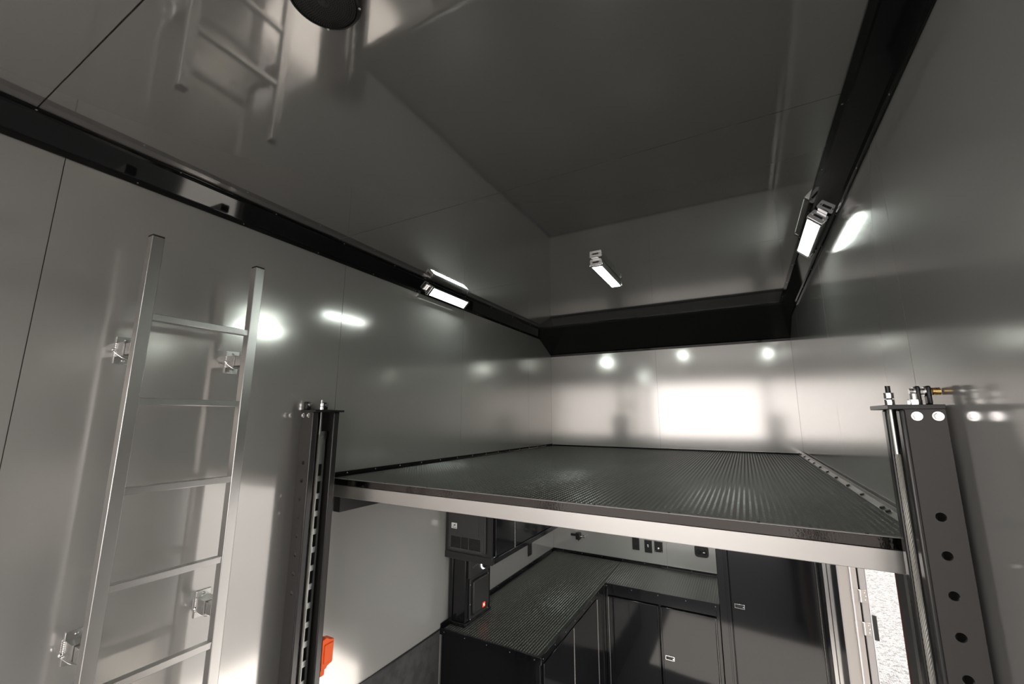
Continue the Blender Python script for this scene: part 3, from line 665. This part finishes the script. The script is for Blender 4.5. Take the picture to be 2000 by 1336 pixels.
for y, z in ((2.745, -1.20), (2.985, -1.19), (2.745, -1.33), (2.985, -1.33), (2.75, -1.43), (2.98, -1.43)): sc.dome((KX+0.010, y, z), (1, 0, 0), 0.004, 0.002, 8)
k = obj('frame_screws', sc, m_zinc, spk); k['kind'] = 'stuff'
ste = thing('stereo', KX, 2.86, -1.152, 'black stereo head unit with white lit ring knob above the column speaker', 'stereo')
obj('face_plate', MB().box(KX+0.001, KX+0.020, 2.718, 2.992, -1.152, -1.0065), m_panel, ste, bevel=0.003)
kb = obj('knob', MB().lathe((KX+0.020, 2.905, -1.092), (1, 0, 0), [(0.034, 0), (0.034, 0.014), (0.030, 0.018), (0.002, 0.019)], 28), m_satin, ste)
rg = [(KX+0.022, 2.905+0.038*math.cos(2*PI*i/32), -1.092+0.038*math.sin(2*PI*i/32)) for i in range(33)]
obj('lit_ring', MB().tube(rg, 0.0042, 6), m_ring, kb)
for i in range(5): obj('preset_button', MB().box(KX+0.020, KX+0.0215, 2.755+i*0.02, 2.764+i*0.02, -1.086+i*0.0025, -1.080+i*0.0025), m_amber if i == 4 else m_zinc, ste)

# ================================================================ FITTINGS ON THE FRONT AND LEFT WALLS
def wall_plate(name, x0, x1, z0, z1, label, cat, r=0.004):
    t = thing(name, (x0+x1)/2, YF, z0, label, cat)
    pts = [(p[0], p[1]) for p in rrect(x0, x1, z0, z1, r, 4)]
    m = MB(); m.prism(pts, 'y', YF-0.010, YF-0.0005); obj('cover_plate', m, m_satin, t, bevel=0.002)
    return t
t = wall_plate('power_outlet', -1.137, -1.068, -1.330, -1.212, 'black double power outlet on the front wall above the worktop', 'outlet')
for z in (-1.298, -1.245):
    rc = obj('receptacle', MB().box(-1.118, -1.087, YF-0.012, YF-0.010, z-0.016, z+0.016), m_cap, t, bevel=0.002)
    for x in (-1.109, -1.097): obj('slot', MB().box(x-0.0012, x+0.0012, YF-0.0125, YF-0.012, z-0.004, z+0.006), m_void, rc)
t = wall_plate('light_switch', -1.016, -0.944, -1.340, -1.222, 'black wall switch with white toggle between outlet and socket', 'switch')
obj('toggle', MB().prism([(YF-0.010, -1.290), (YF-0.026, -1.262), (YF-0.024, -1.256), (YF-0.010, -1.270)], 'x', -0.986, -0.974), m_white, t, bevel=0.002)
obj('toggle_slot', MB().box(-0.990, -0.970, YF-0.0115, YF-0.010, -1.296, -1.246), m_cap, t)
t = wall_plate('cable_socket', -0.919, -0.842, -1.320, -1.222, 'small black cable socket plate with bright centre stud', 'socket')
obj('stud', MB().lathe((-0.880, YF-0.010, -1.286), (0, -1, 0), [(0.010, 0), (0.010, 0.008), (0.006, 0.009), (0.006, 0.016)], 14), m_chrome, t)
for x in (-0.910, -0.851): obj('plate_screw', MB().dome((x, YF-0.010, -1.312), (0, -1, 0), 0.003, 0.002, 8), m_zinc, t)
t = wall_plate('charger_port', -0.546, -0.424, -1.310, -1.20, 'rounded black charging port plate beside the tall cabinet', 'port', 0.028)
for x in (-0.512, -0.462):
    obj('port_cap', MB().lathe((x, YF-0.010, -1.262), (0, -1, 0), [(0.022, 0), (0.022, 0.006), (0.018, 0.009), (0.002, 0.009)], 20), m_cap, t)
obj('port_latch', MB().box(-0.472, -0.452, YF-0.022, YF-0.019, -1.268, -1.256), m_zinc, t, bevel=0.002)
# compressed air coupling
t = thing('air_coupling', -1.70, YF-0.03, -1.315, 'black hose coupling with chrome tip on the front wall', 'hose coupling')
obj('pipe', MB().cyl((-1.795, YF-0.035, -1.262), (-1.700, YF-0.035, -1.262), 0.012, 14), m_satin, t)
obj('wall_block', MB().box(-1.735, -1.688, YF-0.060, YF-0.0005, -1.302, -1.235), m_satin, t, bevel=0.004)
obj('drain_screw', MB().cyl((-1.712, YF-0.035, -1.302), (-1.712, YF-0.035, -1.318), 0.006, 8), m_satin, t)
obj('coupler', MB().lathe((-1.688, YF-0.035, -1.268), (1, 0, 0), [(0.012, 0), (0.017, 0.002), (0.017, 0.02), (0.010, 0.022), (0.010, 0.038), (0.013, 0.040), (0.013, 0.052), (0.006, 0.056)], 16), m_chrome, t)
# outlet on the left wall
t = thing('power_outlet', XL, 4.03, -1.365, 'black outlet strip on the left wall below the wall cabinet', 'outlet')
obj('cover_plate', MB().box(XL+0.0005, XL+0.010, 3.992, 4.068, -1.362, -1.235), m_satin, t, bevel=0.002)
for z in (-1.335, -1.29):
    rc = obj('receptacle', MB().box(XL+0.010, XL+0.012, 4.012, 4.048, z-0.015, z+0.015), m_cap, t, bevel=0.002)
    obj('slot', MB().box(XL+0.012, XL+0.0125, 4.024, 4.027, z-0.004, z+0.005), m_zinc, rc)
for o in bpy.data.objects:
    if '_o' in o: del o['_o']
